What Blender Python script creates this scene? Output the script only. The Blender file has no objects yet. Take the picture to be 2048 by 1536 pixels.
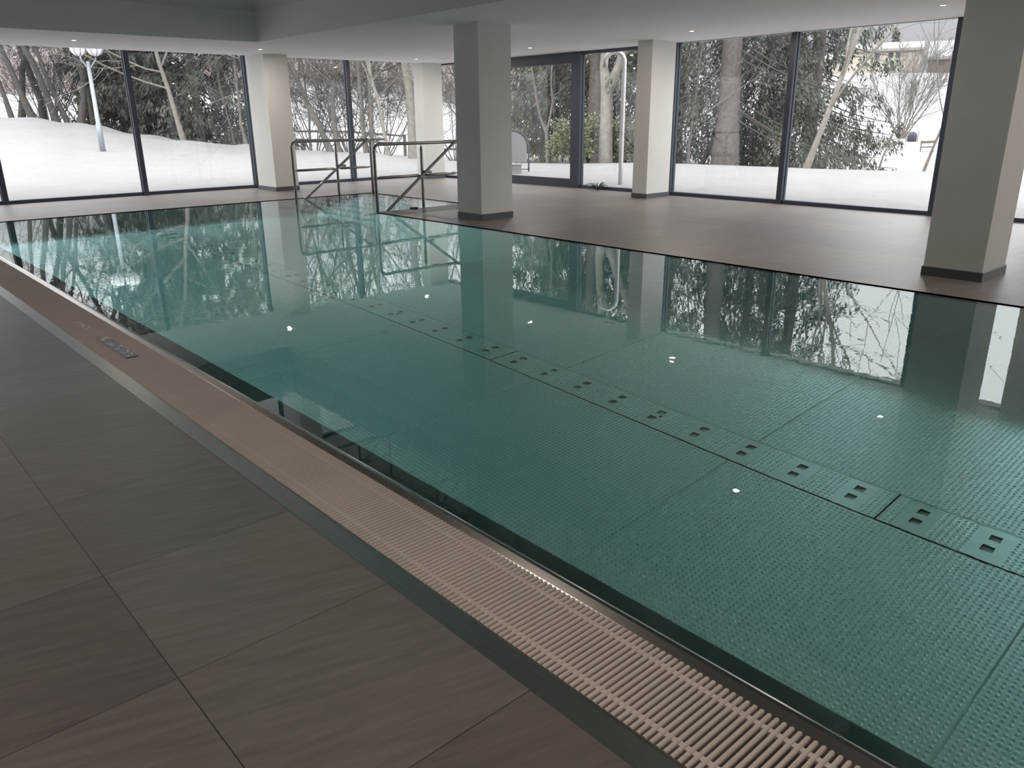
import bpy, math, random
import numpy as np
from mathutils import Matrix, Vector

S = bpy.context.scene
COL = S.collection
H = 1.4                      # eye height of the camera; the room was surveyed in units of it
rad = math.radians

# ------------------------------------------------------------------ helpers
ORG = {}

class MB:
    """collects vertices and faces of ONE mesh object"""
    def __init__(s):
        s.v = []; s.f = []; s.m = []; s.n = 0
    def add(s, v, f, mi=0):
        v = np.asarray(v, float).reshape(-1, 3)
        s.v.append(v); n = s.n
        for q in f:
            s.f.append([i + n for i in q]); s.m.append(mi)
        s.n += len(v); return s
    def box(s, a, b, mi=0):
        x0, y0, z0 = a; x1, y1, z1 = b
        v = [(x0,y0,z0),(x1,y0,z0),(x1,y1,z0),(x0,y1,z0),(x0,y0,z1),(x1,y0,z1),(x1,y1,z1),(x0,y1,z1)]
        return s.add(v, [(0,3,2,1),(4,5,6,7),(0,1,5,4),(1,2,6,5),(2,3,7,6),(3,0,4,7)], mi)
    def bbox(s, a, b, w=.006, mi=0):
        """box with chamfered vertical and top edges"""
        x0, y0, z0 = a; x1, y1, z1 = b
        def ring(z, i):
            return [(x0+i+w,y0+i,z),(x1-i-w,y0+i,z),(x1-i,y0+i+w,z),(x1-i,y1-i-w,z),(x1-i-w,y1-i,z),(x0+i+w,y1-i,z),(x0+i,y1-i-w,z),(x0+i,y0+i+w,z)]
        v = ring(z0, 0) + ring(z1 - w, 0) + ring(z1, w)
        f = [tuple(range(7, -1, -1)), tuple(range(16, 24))]
        for k in range(2):
            for i in range(8):
                j = (i + 1) % 8
                f.append((k*8+i, k*8+j, k*8+8+j, k*8+8+i))
        return s.add(v, f, mi)
    def tube(s, pts, r, n=10, cap=True, mi=0):
        pts = np.asarray(pts, float); N = len(pts)
        r = np.broadcast_to(np.asarray(r, float), (N,))
        t = np.gradient(pts, axis=0); t /= np.linalg.norm(t, axis=1)[:, None] + 1e-12
        ref = np.array([0., 0., 1.]) if abs(t[0][2]) < .9 else np.array([1., 0., 0.])
        u = np.cross(t, ref)
        bad = np.linalg.norm(u, axis=1) < 1e-3
        u[bad] = np.cross(t[bad], np.array([0., 1., 0.2]))
        u /= np.linalg.norm(u, axis=1)[:, None]
        for i in range(1, N):                       # parallel transport
            q = u[i-1] - t[i] * (u[i-1] @ t[i])
            l = np.linalg.norm(q)
            if l > 1e-6: u[i] = q / l
        w = np.cross(t, u)
        a = np.arange(n) * 2 * math.pi / n
        ring = pts[:, None] + r[:, None, None] * (np.cos(a)[None, :, None] * u[:, None] + np.sin(a)[None, :, None] * w[:, None])
        f = []
        for k in range(N - 1):
            for i in range(n):
                j = (i + 1) % n
                f.append((k*n+i, k*n+j, (k+1)*n+j, (k+1)*n+i))
        if cap:
            f.append(tuple(range(n - 1, -1, -1))); f.append(tuple((N-1)*n + i for i in range(n)))
        return s.add(ring.reshape(-1, 3), f, mi)
    def lathe(s, prof, c, n=24, mi=0):
        v = []; f = []
        for r, z in prof:
            for i in range(n):
                a = 2*math.pi*i/n; v.append((c[0]+r*math.cos(a), c[1]+r*math.sin(a), c[2]+z))
        for k in range(len(prof)-1):
            for i in range(n):
                j = (i+1) % n; f.append((k*n+i, k*n+j, (k+1)*n+j, (k+1)*n+i))
        return s.add(v, f, mi)
    def build(s, name, mat, parent=None, smooth=False, loc=None):
        me = bpy.data.meshes.new(name)
        v = np.concatenate(s.v) if s.v else np.zeros((0, 3))
        o0 = np.zeros(3)
        if parent is not None: o0 = np.array(ORG[parent.name])
        elif loc is not None: o0 = np.array(loc, float)
        me.from_pydata((v - o0).tolist(), [], s.f)
        for m in (mat if isinstance(mat, (list, tuple)) else [mat]): me.materials.append(m)
        if any(s.m): me.polygons.foreach_set('material_index', s.m)
        if smooth: me.polygons.foreach_set('use_smooth', [True]*len(s.f))
        me.update()
        o = bpy.data.objects.new(name, me); COL.objects.link(o)
        if parent is not None: o.parent = parent; ORG[o.name] = tuple(o0)
        else:
            o.location = o0; ORG[o.name] = tuple(o0)
        return o

def tag(o, label=None, cat=None, group=None, kind=None):
    if label: o['label'] = label
    if cat: o['category'] = cat
    if group: o['group'] = group
    if kind: o['kind'] = kind
    return o

def thing(name, label, cat, loc, group=None, kind=None):
    o = bpy.data.objects.new(name, None); COL.objects.link(o); o.location = loc
    o.empty_display_size = .1
    ORG[o.name] = tuple(loc)
    return tag(o, label, cat, group, kind)

def dup(root, loc, label, rotz=None):
    r = root.copy(); COL.objects.link(r); r.location = loc
    if rotz is not None: r.rotation_euler = (0, 0, rotz)
    r['label'] = label
    for ch in list(root.children):
        c = ch.copy(); COL.objects.link(c); c.parent = r
        for g in ch.children:
            d = g.copy(); COL.objects.link(d); d.parent = c
    return r

def quadmesh(name, verts, faces, mat, parent=None, loc=None, smooth=False):
    """fast path for big meshes: faces is an (n,k) int array"""
    o0 = np.array(ORG[parent.name]) if parent is not None else np.array(loc if loc is not None else (0, 0, 0), float)
    verts = np.asarray(verts, float) - o0; faces = np.asarray(faces, np.int32)
    me = bpy.data.meshes.new(name); k = faces.shape[1]
    me.vertices.add(len(verts)); me.vertices.foreach_set('co', verts.astype(np.float32).ravel())
    me.loops.add(faces.size); me.loops.foreach_set('vertex_index', faces.ravel())
    me.polygons.add(len(faces)); me.polygons.foreach_set('loop_start', np.arange(0, faces.size, k, dtype=np.int32))
    me.polygons.foreach_set('loop_total', np.full(len(faces), k, np.int32))
    if smooth: me.polygons.foreach_set('use_smooth', np.ones(len(faces), bool))
    me.materials.append(mat); me.update(calc_edges=True); me.validate()
    o = bpy.data.objects.new(name, me); COL.objects.link(o)
    if parent is not None: o.parent = parent
    else: o.location = o0
    ORG[o.name] = tuple(o0)
    return o

# ------------------------------------------------------------------ materials
def newmat(name):
    m = bpy.data.materials.new(name); m.use_nodes = True
    nt = m.node_tree; nt.nodes.clear()
    out = nt.nodes.new('ShaderNodeOutputMaterial')
    return m, nt, out

def N(nt, typ, **kw):
    n = nt.nodes.new(typ)
    for k, v in kw.items():
        if k.startswith('_'): setattr(n, k[1:], v)
        else: n.inputs[k.replace('__', ' ')].default_value = v
    return n

def principled(name, col, rough=.5, metal=0., spec=.5, noise=0., nscale=8., bump=0., bscale=60., bdist=.002, aniso=0., stretch=(1,1,1), coat=0.):
    m, nt, out = newmat(name)
    b = nt.nodes.new('ShaderNodeBsdfPrincipled')
    b.inputs['Base Color'].default_value = (*col, 1); b.inputs['Roughness'].default_value = rough
    b.inputs['Metallic'].default_value = metal; b.inputs['Specular IOR Level'].default_value = spec
    b.inputs['Anisotropic'].default_value = aniso; b.inputs['Coat Weight'].default_value = coat
    tc = nt.nodes.new('ShaderNodeNewGeometry'); mp = nt.nodes.new('ShaderNodeMapping'); mp.inputs['Scale'].default_value = stretch
    nt.links.new(tc.outputs['Position'], mp.inputs['Vector'])
    if noise:
        n = N(nt, 'ShaderNodeTexNoise', Scale=nscale, Detail=4.)
        nt.links.new(mp.outputs[0], n.inputs['Vector'])
        mr = N(nt, 'ShaderNodeMapRange'); mr.inputs['From Min'].default_value = .25; mr.inputs['From Max'].default_value = .75
        mr.inputs['To Min'].default_value = 1-noise; mr.inputs['To Max'].default_value = 1+noise
        nt.links.new(n.outputs['Fac'], mr.inputs['Value'])
        vm = N(nt, 'ShaderNodeVectorMath', _operation='SCALE'); vm.inputs[0].default_value = col
        nt.links.new(mr.outputs[0], vm.inputs['Scale']); nt.links.new(vm.outputs[0], b.inputs['Base Color'])
    if bump:
        n2 = N(nt, 'ShaderNodeTexNoise', Scale=bscale, Detail=3.)
        nt.links.new(mp.outputs[0], n2.inputs['Vector'])
        bp = N(nt, 'ShaderNodeBump', Strength=bump, Distance=bdist)
        nt.links.new(n2.outputs['Fac'], bp.inputs['Height']); nt.links.new(bp.outputs[0], b.inputs['Normal'])
    nt.links.new(b.outputs[0], out.inputs['Surface'])
    return m

def math_(nt, op, a, b=None, c=None):
    n = nt.nodes.new('ShaderNodeMath'); n.operation = op
    for i, q in enumerate((a, b, c)):
        if q is None: continue
        if isinstance(q, (int, float)): n.inputs[i].default_value = q
        else: nt.links.new(q, n.inputs[i])
    return n.outputs[0]

M = {}
M['plaster'] = principled('plaster_white', (.82, .81, .79), .85, bump=.15, bscale=180, bdist=.001)
M['pillar'] = principled('plaster_textured', (.74, .73, .705), .8, noise=.03, nscale=3, bump=.35, bscale=260, bdist=.0012)
M['ceiling'] = principled('ceiling_paint', (.90, .895, .895), .9)
M['back'] = principled('rear_wall_paint', (.72, .69, .65), .8)
M['plinth'] = principled('dark_tile_plinth', (.085, .092, .105), .45)
M['frame'] = principled('anthracite_aluminium', (.046, .060, .088), .38, spec=.5)
M['gasket'] = principled('rubber_gasket', (.012, .012, .014), .6)
M['steel'] = principled('brushed_steel', (.56, .56, .55), .24, 1., noise=.06, nscale=40, stretch=(1, .05, 1))
M['rail'] = principled('polished_steel_tube', (.27, .265, .25), .22, 1.)
M['bright_steel'] = principled('satin_steel_outdoor', (.62, .63, .63), .5, .6)
M['rim'] = principled('rim_steel', (.30, .285, .265), .22, 1., noise=.08, nscale=30, stretch=(8, .05, 1))
M['strip'] = principled('edge_strip_steel', (.30, .295, .27), .34, 1., noise=.1, nscale=20, stretch=(6, .1, 1))
M['cover'] = principled('dark_cover_plate', (.05, .052, .055), .5, noise=.05)
M['grating'] = principled('beige_plastic', (.70, .60, .555), .45, noise=.06, nscale=3)
M['trench'] = principled('gutter_dark', (.03, .028, .026), .5)
M['weld'] = principled('weld_bright', (.95, .96, .95), .42, .5)
M['gap'] = principled('slot_dark', (.012, .016, .016), .6)
M['snow'] = principled('snow', (.29, .287, .287), .9, spec=.1, noise=.05, nscale=.7, bump=.5, bscale=2.2, bdist=.12)
M['snowcap'] = principled('snow_on_roofs', (.31, .307, .307), .9, spec=.1)
M['bark_dark'] = principled('bark_dark', (.085, .078, .072), .9, noise=.3, nscale=10, bump=.6, bscale=14, bdist=.02)
M['bark_grey'] = principled('bark_grey', (.17, .155, .14), .9, noise=.3, nscale=8, bump=.5, bscale=14, bdist=.02)
M['bark_pale'] = principled('bark_pale', (.25, .23, .20), .9, noise=.25, nscale=8, bump=.4, bscale=14, bdist=.01)
M['bark_spruce'] = principled('bark_spruce', (.125, .108, .098), .9, noise=.3, nscale=9, bump=.7, bscale=12, bdist=.03)
M['twig'] = principled('distant_wood_hazed', (.36, .31, .30), .95)  # brown lightened, distance haze is put into the colour
M['lamp_metal'] = principled('lamp_post_paint', (.30, .33, .36), .4, .3)
M['opal'] = principled('opal_glass', (.86, .86, .87), .25, spec=.6)
M['wood_grey'] = principled('weathered_wood', (.16, .145, .125), .85, noise=.25, nscale=12)
M['house_wall'] = principled('house_render', (.46, .42, .36), .9)
M['house_dark'] = principled('house_timber', (.15, .11, .095), .85)
M['house_glass'] = principled('house_window', (.05, .06, .08), .2)
M['chimney'] = principled('red_brick', (.22, .10, .085), .9)
M['barrel'] = principled('black_plastic', (.035, .035, .05), .45)
M['sign_panel'] = principled('sign_panel', (.34, .345, .36), .22, .25)
M['sign_box'] = principled('sign_box', (.33, .32, .34), .6)
M['plate'] = principled('sign_plate_blue_grey', (.075, .08, .10), .4)
M['plate_mark'] = principled('sign_plate_mark', (.80, .79, .77), .45)
M['wet'] = principled('wet_smear', (.30, .27, .25), .12)

def foliage(name, c1, c2):
    m, nt, out = newmat(name)
    b = N(nt, 'ShaderNodeBsdfPrincipled', Roughness=.75); b.inputs['Specular IOR Level'].default_value = .25
    g = nt.nodes.new('ShaderNodeNewGeometry')
    n = N(nt, 'ShaderNodeTexNoise', Scale=1.6, Detail=3.); nt.links.new(g.outputs['Position'], n.inputs['Vector'])
    r = nt.nodes.new('ShaderNodeValToRGB'); r.color_ramp.elements[0].position = .35; r.color_ramp.elements[1].position = .68
    r.color_ramp.elements[0].color = (*c1, 1); r.color_ramp.elements[1].color = (*c2, 1)
    nt.links.new(n.outputs['Fac'], r.inputs[0]); nt.links.new(r.outputs[0], b.inputs['Base Color'])
    nt.links.new(b.outputs[0], out.inputs['Surface'])
    return m
M['needles'] = foliage('spruce_needles_hazed', (.076, .090, .077), (.14, .152, .12))  # greens raised to stand in for hazy air outdoors
M['needles_brown'] = foliage('spruce_needles_brownish', (.10, .092, .065), (.17, .16, .11))
M['juniper'] = foliage('juniper_needles', (.13, .16, .11), (.26, .28, .17))

def glass_mat():
    m, nt, out = newmat('window_glass')
    lw = N(nt, 'ShaderNodeLayerWeight', Blend=.5)
    p = math_(nt, 'POWER', lw.outputs['Facing'], 5.)
    f = math_(nt, 'MULTIPLY_ADD', p, .9, .035)
    t = N(nt, 'ShaderNodeBsdfTransparent', Color=(.955, .965, .96, 1))
    g = N(nt, 'ShaderNodeBsdfGlossy', Roughness=0., Color=(.9, .9, .9, 1))
    mx = nt.nodes.new('ShaderNodeMixShader')
    nt.links.new(f, mx.inputs[0]); nt.links.new(t.outputs[0], mx.inputs[1]); nt.links.new(g.outputs[0], mx.inputs[2])
    nt.links.new(mx.outputs[0], out.inputs['Surface'])
    return m
M['glass'] = glass_mat()

def floor_mat():
    """large slate-look tiles, 66 cm, with fine streaks"""
    m, nt, out = newmat('slate_look_tile')
    b = nt.nodes.new('ShaderNodeBsdfPrincipled')
    g = nt.nodes.new('ShaderNodeNewGeometry'); sx = nt.nodes.new('ShaderNodeSeparateXYZ'); nt.links.new(g.outputs['Position'], sx.inputs[0])
    T = .475*H
    cx = math_(nt, 'DIVIDE', math_(nt, 'SUBTRACT', sx.outputs[0], .341*H - 40*T), T)
    cy = math_(nt, 'DIVIDE', math_(nt, 'SUBTRACT', sx.outputs[1], 1.338*H - 40*T), T)
    def edge(c):
        fr = math_(nt, 'FRACT', c)
        d = math_(nt, 'MINIMUM', fr, math_(nt, 'SUBTRACT', 1., fr))
        return d
    ex, ey = edge(cx), edge(cy)
    gx = math_(nt, 'LESS_THAN', ex, .0026); gy = math_(nt, 'LESS_THAN', ey, .0022)
    gr = math_(nt, 'MAXIMUM', gx, gy)
    cell = nt.nodes.new('ShaderNodeCombineXYZ')
    nt.links.new(math_(nt, 'FLOOR', cx), cell.inputs[0]); nt.links.new(math_(nt, 'FLOOR', cy), cell.inputs[1])
    wn = N(nt, 'ShaderNodeTexWhiteNoise', _noise_dimensions='3D'); nt.links.new(cell.outputs[0], wn.inputs['Vector'])
    rot = N(nt, 'ShaderNodeVectorRotate', _rotation_type='Z_AXIS', Angle=rad(17)); nt.links.new(g.outputs['Position'], rot.inputs['Vector'])
    off = N(nt, 'ShaderNodeVectorMath', _operation='ADD'); nt.links.new(rot.outputs[0], off.inputs[0])
    sc = N(nt, 'ShaderNodeVectorMath', _operation='SCALE', Scale=7.); nt.links.new(wn.outputs['Color'], sc.inputs[0]); nt.links.new(sc.outputs[0], off.inputs[1])
    mp = N(nt, 'ShaderNodeMapping'); mp.inputs['Scale'].default_value = (2.6, 26., 1.)
    nt.links.new(off.outputs[0], mp.inputs['Vector'])
    n1 = N(nt, 'ShaderNodeTexNoise', Scale=1.5, Detail=7., Roughness=.6, Distortion=.15); nt.links.new(mp.outputs[0], n1.inputs['Vector'])
    n2 = N(nt, 'ShaderNodeTexNoise', Scale=1.1, Detail=3.); nt.links.new(off.outputs[0], n2.inputs['Vector'])
    r = nt.nodes.new('ShaderNodeValToRGB'); e = r.color_ramp.elements
    e[0].position = .28; e[1].position = .74
    e[0].color = (.135, .114, .107, 1); e[1].color = (.215, .186, .177, 1)
    nt.links.new(n1.outputs['Fac'], r.inputs[0])
    # ochre clouds on some tiles
    och = nt.nodes.new('ShaderNodeMix'); och.data_type = 'RGBA'; och.blend_type = 'MULTIPLY'
    och.inputs['B'].default_value = (1.03, .985, .86, 1)
    mr = N(nt, 'ShaderNodeMapRange'); mr.inputs['From Min'].default_value = .52; mr.inputs['From Max'].default_value = .72
    nt.links.new(n2.outputs['Fac'], mr.inputs['Value']); nt.links.new(mr.outputs[0], och.inputs['Factor'])
    nt.links.new(r.outputs[0], och.inputs['A'])
    tone = math_(nt, 'MULTIPLY_ADD', wn.outputs['Value'], .26, .87)
    vs = N(nt, 'ShaderNodeVectorMath', _operation='SCALE'); nt.links.new(och.outputs['Result'], vs.inputs[0]); nt.links.new(tone, vs.inputs['Scale'])
    mx = nt.nodes.new('ShaderNodeMix'); mx.data_type = 'RGBA'; mx.inputs['B'].default_value = (.028, .025, .024, 1)
    nt.links.new(gr, mx.inputs['Factor']); nt.links.new(vs.outputs[0], mx.inputs['A'])
    nt.links.new(mx.outputs['Result'], b.inputs['Base Color'])
    b.inputs['Roughness'].default_value = .42
    b.inputs['Specular IOR Level'].default_value = 1.
    n3 = N(nt, 'ShaderNodeTexNoise', Scale=1.5, Detail=2., Roughness=.4); nt.links.new(mp.outputs[0], n3.inputs['Vector'])
    hgt = math_(nt, 'SUBTRACT', n3.outputs['Fac'], math_(nt, 'MULTIPLY', gr, .6))
    bp = N(nt, 'ShaderNodeBump', Strength=.10, Distance=.0008); nt.links.new(hgt, bp.inputs['Height']); nt.links.new(bp.outputs[0], b.inputs['Normal'])
    nt.links.new(b.outputs[0], out.inputs['Surface'])
    return m
M['floor'] = floor_mat()

def dimple_mat(name, base=(.80, .83, .83), rough=.27):
    """stainless sheet embossed with a 28 mm square grid of round studs"""
    m, nt, out = newmat(name)
    b = N(nt, 'ShaderNodeBsdfPrincipled', Metallic=1., Roughness=rough); b.inputs['Base Color'].default_value = (*base, 1)
    g = nt.nodes.new('ShaderNodeNewGeometry'); sx = nt.nodes.new('ShaderNodeSeparateXYZ'); nt.links.new(g.outputs['Position'], sx.inputs[0])
    def c(o): return math_(nt, 'SUBTRACT', math_(nt, 'FRACT', math_(nt, 'DIVIDE', math_(nt, 'ADD', o, 20.), .0284)), .5)
    x, y = c(sx.outputs[0]), c(sx.outputs[1])
    d = math_(nt, 'SQRT', math_(nt, 'ADD', math_(nt, 'MULTIPLY', x, x), math_(nt, 'MULTIPLY', y, y)))
    h = N(nt, 'ShaderNodeMapRange', _interpolation_type='SMOOTHSTEP'); h.inputs['From Min'].default_value = .04; h.inputs['From Max'].default_value = .27
    h.inputs['To Min'].default_value = 1.; h.inputs['To Max'].default_value = 0.
    nt.links.new(d, h.inputs['Value'])
    h2 = N(nt, 'ShaderNodeMapRange', _interpolation_type='SMOOTHSTEP'); h2.inputs['From Min'].default_value = .0; h2.inputs['From Max'].default_value = .46
    h2.inputs['To Min'].default_value = 1.; h2.inputs['To Max'].default_value = 0.
    nt.links.new(d, h2.inputs['Value'])
    hs = math_(nt, 'ADD', math_(nt, 'MULTIPLY', h.outputs[0], .55), h2.outputs[0])
    bp = N(nt, 'ShaderNodeBump', Strength=1., Distance=.0008); nt.links.new(hs, bp.inputs['Height'])
    n = N(nt, 'ShaderNodeTexNoise', Scale=.8, Detail=2.); nt.links.new(g.outputs['Position'], n.inputs['Vector'])
    bp2 = N(nt, 'ShaderNodeBump', Strength=.3, Distance=.02); nt.links.new(n.outputs['Fac'], bp2.inputs['Height']); nt.links.new(bp.outputs[0], bp2.inputs['Normal'])
    nt.links.new(bp2.outputs[0], b.inputs['Normal'])
    nt.links.new(b.outputs[0], out.inputs['Surface'])
    return m
M['dimple'] = dimple_mat('studded_steel')
M['dimple_panel'] = dimple_mat('studded_steel_panel', (.83, .86, .85), .24)
M['inlet'] = principled('inlet_steel', (.85, .86, .85), .38, .55)
M['pool_steel'] = principled('pool_wall_steel', (.76, .78, .77), .24, 1., noise=.05, nscale=20, stretch=(1, .1, 3))

def water_mat():
    m, nt, out = newmat('pool_water')
    g = N(nt, 'ShaderNodeBsdfGlass', Roughness=0., IOR=1.333, Color=(.97, 1., .995, 1))
    geo = nt.nodes.new('ShaderNodeNewGeometry')
    mp = N(nt, 'ShaderNodeMapping'); mp.inputs['Scale'].default_value = (1., 1., 0.)
    nt.links.new(geo.outputs['Position'], mp.inputs['Vector'])
    n1 = N(nt, 'ShaderNodeTexNoise', Scale=7., Detail=2., Roughness=.5, Distortion=.6); nt.links.new(mp.outputs[0], n1.inputs['Vector'])
    n2 = N(nt, 'ShaderNodeTexNoise', Scale=.55, Detail=1.); nt.links.new(mp.outputs[0], n2.inputs['Vector'])
    k = N(nt, 'ShaderNodeMapRange'); k.inputs['From Min'].default_value = .45; k.inputs['From Max'].default_value = .72
    k.inputs['To Min'].default_value = .3; k.inputs['To Max'].default_value = 1.0
    nt.links.new(n2.outputs['Fac'], k.inputs['Value'])
    hh = math_(nt, 'MULTIPLY', n1.outputs['Fac'], k.outputs[0])
    bp = N(nt, 'ShaderNodeBump', Strength=1., Distance=.0006); nt.links.new(hh, bp.inputs['Height']); nt.links.new(bp.outputs[0], g.inputs['Normal'])
    nt.links.new(g.outputs[0], out.inputs['Surface'])
    v = N(nt, 'ShaderNodeVolumeAbsorption', Color=(.12, .93, .93, 1), Density=.19)
    nt.links.new(v.outputs[0], out.inputs['Volume'])
    return m
M['water'] = water_mat()

def coffer_mat():
    m, nt, out = newmat('glossy_stretch_ceiling')
    d = N(nt, 'ShaderNodeBsdfDiffuse', Color=(.62, .60, .60, 1)); g = N(nt, 'ShaderNodeBsdfGlossy', Roughness=.012, Color=(.95, .95, .95, 1))
    mx = nt.nodes.new('ShaderNodeMixShader'); mx.inputs[0].default_value = .85
    nt.links.new(d.outputs[0], mx.inputs[1]); nt.links.new(g.outputs[0], mx.inputs[2]); nt.links.new(mx.outputs[0], out.inputs['Surface'])
    return m
M['coffer'] = coffer_mat()

def emit(name, col, s):
    m, nt, out = newmat(name)
    e = N(nt, 'ShaderNodeEmission', Strength=s); e.inputs['Color'].default_value = (*col, 1)
    nt.links.new(e.outputs[0], out.inputs['Surface']); return m
M['led'] = emit('warm_led', (1., .66, .40), 12.)

# ------------------------------------------------------------------ room dimensions (metres)
ZC = 1.865*H                       # low ceiling
XW = 8.72*H; YW = 11.95*H          # glass planes
XMIN = -3.2; YMIN = -4.0
CR = 1.12*H                        # pool: crest of the near rim
PX1 = 4.85*H; PY1 = 9.87*H; PY0 = -2.2*H
AX1 = 6.15*H; AY0 = 7.69*H         # stair alcove
ZW = -.008                         # water level
D = -1.0*H                         # pool floor

# floor (one slab cut round the pool)
f = MB()
for a, b in (((XMIN, YMIN), (.812*H, YW)), ((.812*H, PY1), (XW+.08, YW+.08)), ((PX1, YMIN), (XW+.08, AY0-.43*H)), ((AX1, AY0-.43*H), (XW+.08, PY1)), ((.812*H, YMIN), (PX1, PY0))):
    f.box((a[0], a[1], -.12), (b[0], b[1], 0))
tag(f.build('floor', M['floor']), 'dark slate-look floor tiles around the pool', 'floor', kind='structure')

# ceiling with the recessed coffer and a slot along the glazing
CX0, CX1, CY0, CY1, ZK = .95*H, 4.49*H, -.6*H, 9.47*H, 2.19*H
c = MB()
YE = 11.5*H
for a, b in (((XMIN, YMIN), (CX0-.05, YE)), ((CX0-.05, CY1+.05), (CX1+.05, YE)), ((CX1+.05, YMIN), (XW, YE)), ((CX0-.05, YMIN), (CX1+.05, CY0-.05))):
    c.box((a[0], a[1], ZC), (b[0], b[1], ZC+.09))
c.box((XMIN, YE-.05, ZC+.30), (XW+.3, YW+.3, ZC+.42))
c.box((XMIN, YE-.06, ZC+.05), (XW, YE, ZC+.32))
c.box((CX0-.05, CY0-.05, ZC), (CX0, CY1+.05, ZK+.1)); c.box((CX1, CY0-.05, ZC), (CX1+.05, CY1+.05, ZK+.1))
c.box((CX0, CY0-.05, ZC), (CX1, CY0, ZK+.1)); c.box((CX0, CY1, ZC), (CX1, CY1+.05, ZK+.1))
co = c.build('ceiling', M['ceiling']); tag(co, 'white plasterboard ceiling with a deep rectangular recess over the pool', 'ceiling', kind='structure')
k = MB(); k.box((CX0, CY0, ZK), (CX1, CY1, ZK+.05)); k.build('recess_panel', M['coffer'], co)
# roof slab above everything keeps the daylight out
r = MB(); r.box((XMIN-.3, YMIN-.3, ZC+.62), (XW+.45, YW+.45, ZC+.9))
tag(r.build('roof', M['plaster']), 'flat roof slab over the pool hall', 'roof', kind='structure')

# walls
w = MB(); w.box((XMIN-.25, YMIN-.25, -.12), (XMIN, YW+.3, ZC+.62)); tag(w.build('wall_left', M['back']), 'plain side wall behind the near deck', 'wall', kind='structure')
w = MB(); w.box((XMIN, YMIN-.25, -.12), (XW+.3, YMIN, ZC+.62)); tag(w.build('wall_rear', M['back']), 'plain wall behind the photographer', 'wall', kind='structure')
w = MB(); w.box((XMIN, YW-.08, -.12), (-1.49*H, YW+.2, ZC+.62)); w.box((XMIN, YW, -.6), (XW+.3, YW+.3, -.02)); w.box((XMIN, YW-.02, ZC+.42), (XW+.3, YW+.3, ZC+.62))
tag(w.build('wall_back', M['plaster']), 'wall and upstand of the far glazed side', 'wall', kind='structure')
w = MB(); w.box((XW, YMIN, -.12), (XW+.25, -1.0*H, ZC+.62)); w.box((XW, YMIN, -.6), (XW+.3, YW+.3, -.02)); w.box((XW, YMIN, ZC+.02), (XW+.3, YW+.05, ZC+.62))
tag(w.build('wall_right', M['plaster']), 'wall and upstand of the right glazed side', 'wall', kind='structure')

# pillars
def pillar(nm, x0, x1, y0, y1, label, e=.012):
    m = MB(); m.box((x0, y0, 0), (x1, y1, ZC+.02))
    o = m.build('pillar', M['pillar']); tag(o, label, 'pillar', 'white square pillars of the pool hall', 'structure')
    b = MB(); b.bbox((x0-e, y0-e, 0), (x1+e, y1+e, .06*H), .004); b.build('baseboard', M['plinth'], o)
pillar('A', 5.30*H, 5.66*H, 11.06*H, 11.64*H, 'white pillar before the far windows, behind the further handrail')
pillar('B', 5.205*H, 5.625*H, 6.26*H, 6.64*H, 'white pillar at the pool edge in the middle of the photo, hiding one end of a handrail')
pillar('C', 8.09*H, 8.55*H, 6.45*H, 6.68*H, 'white pillar between the sliding glass door and the big right windows')
pillar('D', 5.385*H, 5.80*H, 1.635*H, 1.985*H, 'large white pillar nearest the camera at the right edge of the photo')
pillar('E', 8.24*H, 8.64*H, 11.38*H, 11.64*H, 'white pillar in the far corner between the glazed sides')
pillar('F', 8.09*H, 8.55*H, 1.86*H, 2.09*H, 'white pillar by the right glazing, seen only as a reflection')

# ------------------------------------------------------------------ glazing
def win_back(n, x0, x1, mull, label):
    """window on the far side (plane y = YW); mull: x of the mullions"""
    f = MB(); z1 = ZC + .30
    f.box((x0, YW-.06, 0), (x1, YW+.06, .06)); f.box((x0, YW-.06, z1-.06), (x1, YW+.06, z1))
    o = f.build('window_%d' % n, M['frame']); tag(o, label, 'window', kind='structure')
    for x in mull:
        m = MB(); m.box((x-.045, YW-.09, .0), (x+.045, YW+.05, z1)); m.box((x-.055, YW-.02, .06), (x+.055, YW+.02, z1)); m.build('mullion', M['frame'], o)
    for a, b in zip(mull[:-1], mull[1:]):
        p = MB(); p.box((a+.05, YW-.006, .055), (b-.05, YW+.006, z1-.05)); p.build('pane', M['glass'], o)
win_back(1, -1.48*H, 5.50*H, [q*H for q in (-1.46, .27, 2.015, 3.74, 5.405)], 'left half of the far glazing, looking onto a snow bank with bare trees')
win_back(2, 5.50*H, 8.70*H, [q*H for q in (5.60, 7.135, 8.66)], 'right half of the far glazing behind the handrails')

def win_right(n, y0, y1, mull, label, z0=0., z1=ZC+.03, topbar=.06):
    f = MB(); f.box((XW-.06, y0, 0), (XW+.06, y1, .06)); f.box((XW-.06, y0, z1-topbar), (XW+.06, y1, z1))
    o = f.build('window_%d' % n, M['frame']); tag(o, label, 'window', kind='structure')
    for y in mull:
        m = MB(); m.box((XW-.09, y-.045, 0), (XW+.05, y+.045, z1)); m.box((XW-.02, y-.055, .06), (XW+.02, y+.055, z1)); m.build('mullion', M['frame'], o)
    for a, b in zip(mull[:-1], mull[1:]):
        p = MB(); p.box((XW-.006, a+.05, .055), (XW+.006, b-.05, z1-topbar+.01)); p.build('pane', M['glass'], o)
    return o
win_right(3, 9.97*H, 11.90*H, [q*H for q in (9.99, 11.86)], 'fixed glazing between the sliding door and the far corner')
win_right(4, 6.62*H, 8.22*H, [q*H for q in (6.64, 8.20)], 'fixed pane beside the sliding door with the outdoor shower behind it', topbar=.085)
win_right(5, 1.9*H, 6.56*H, [q*H for q in (1.95, 3.205, 4.93, 6.545)], 'big window to the right with spruces and hillside houses behind it', topbar=.03)
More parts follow.
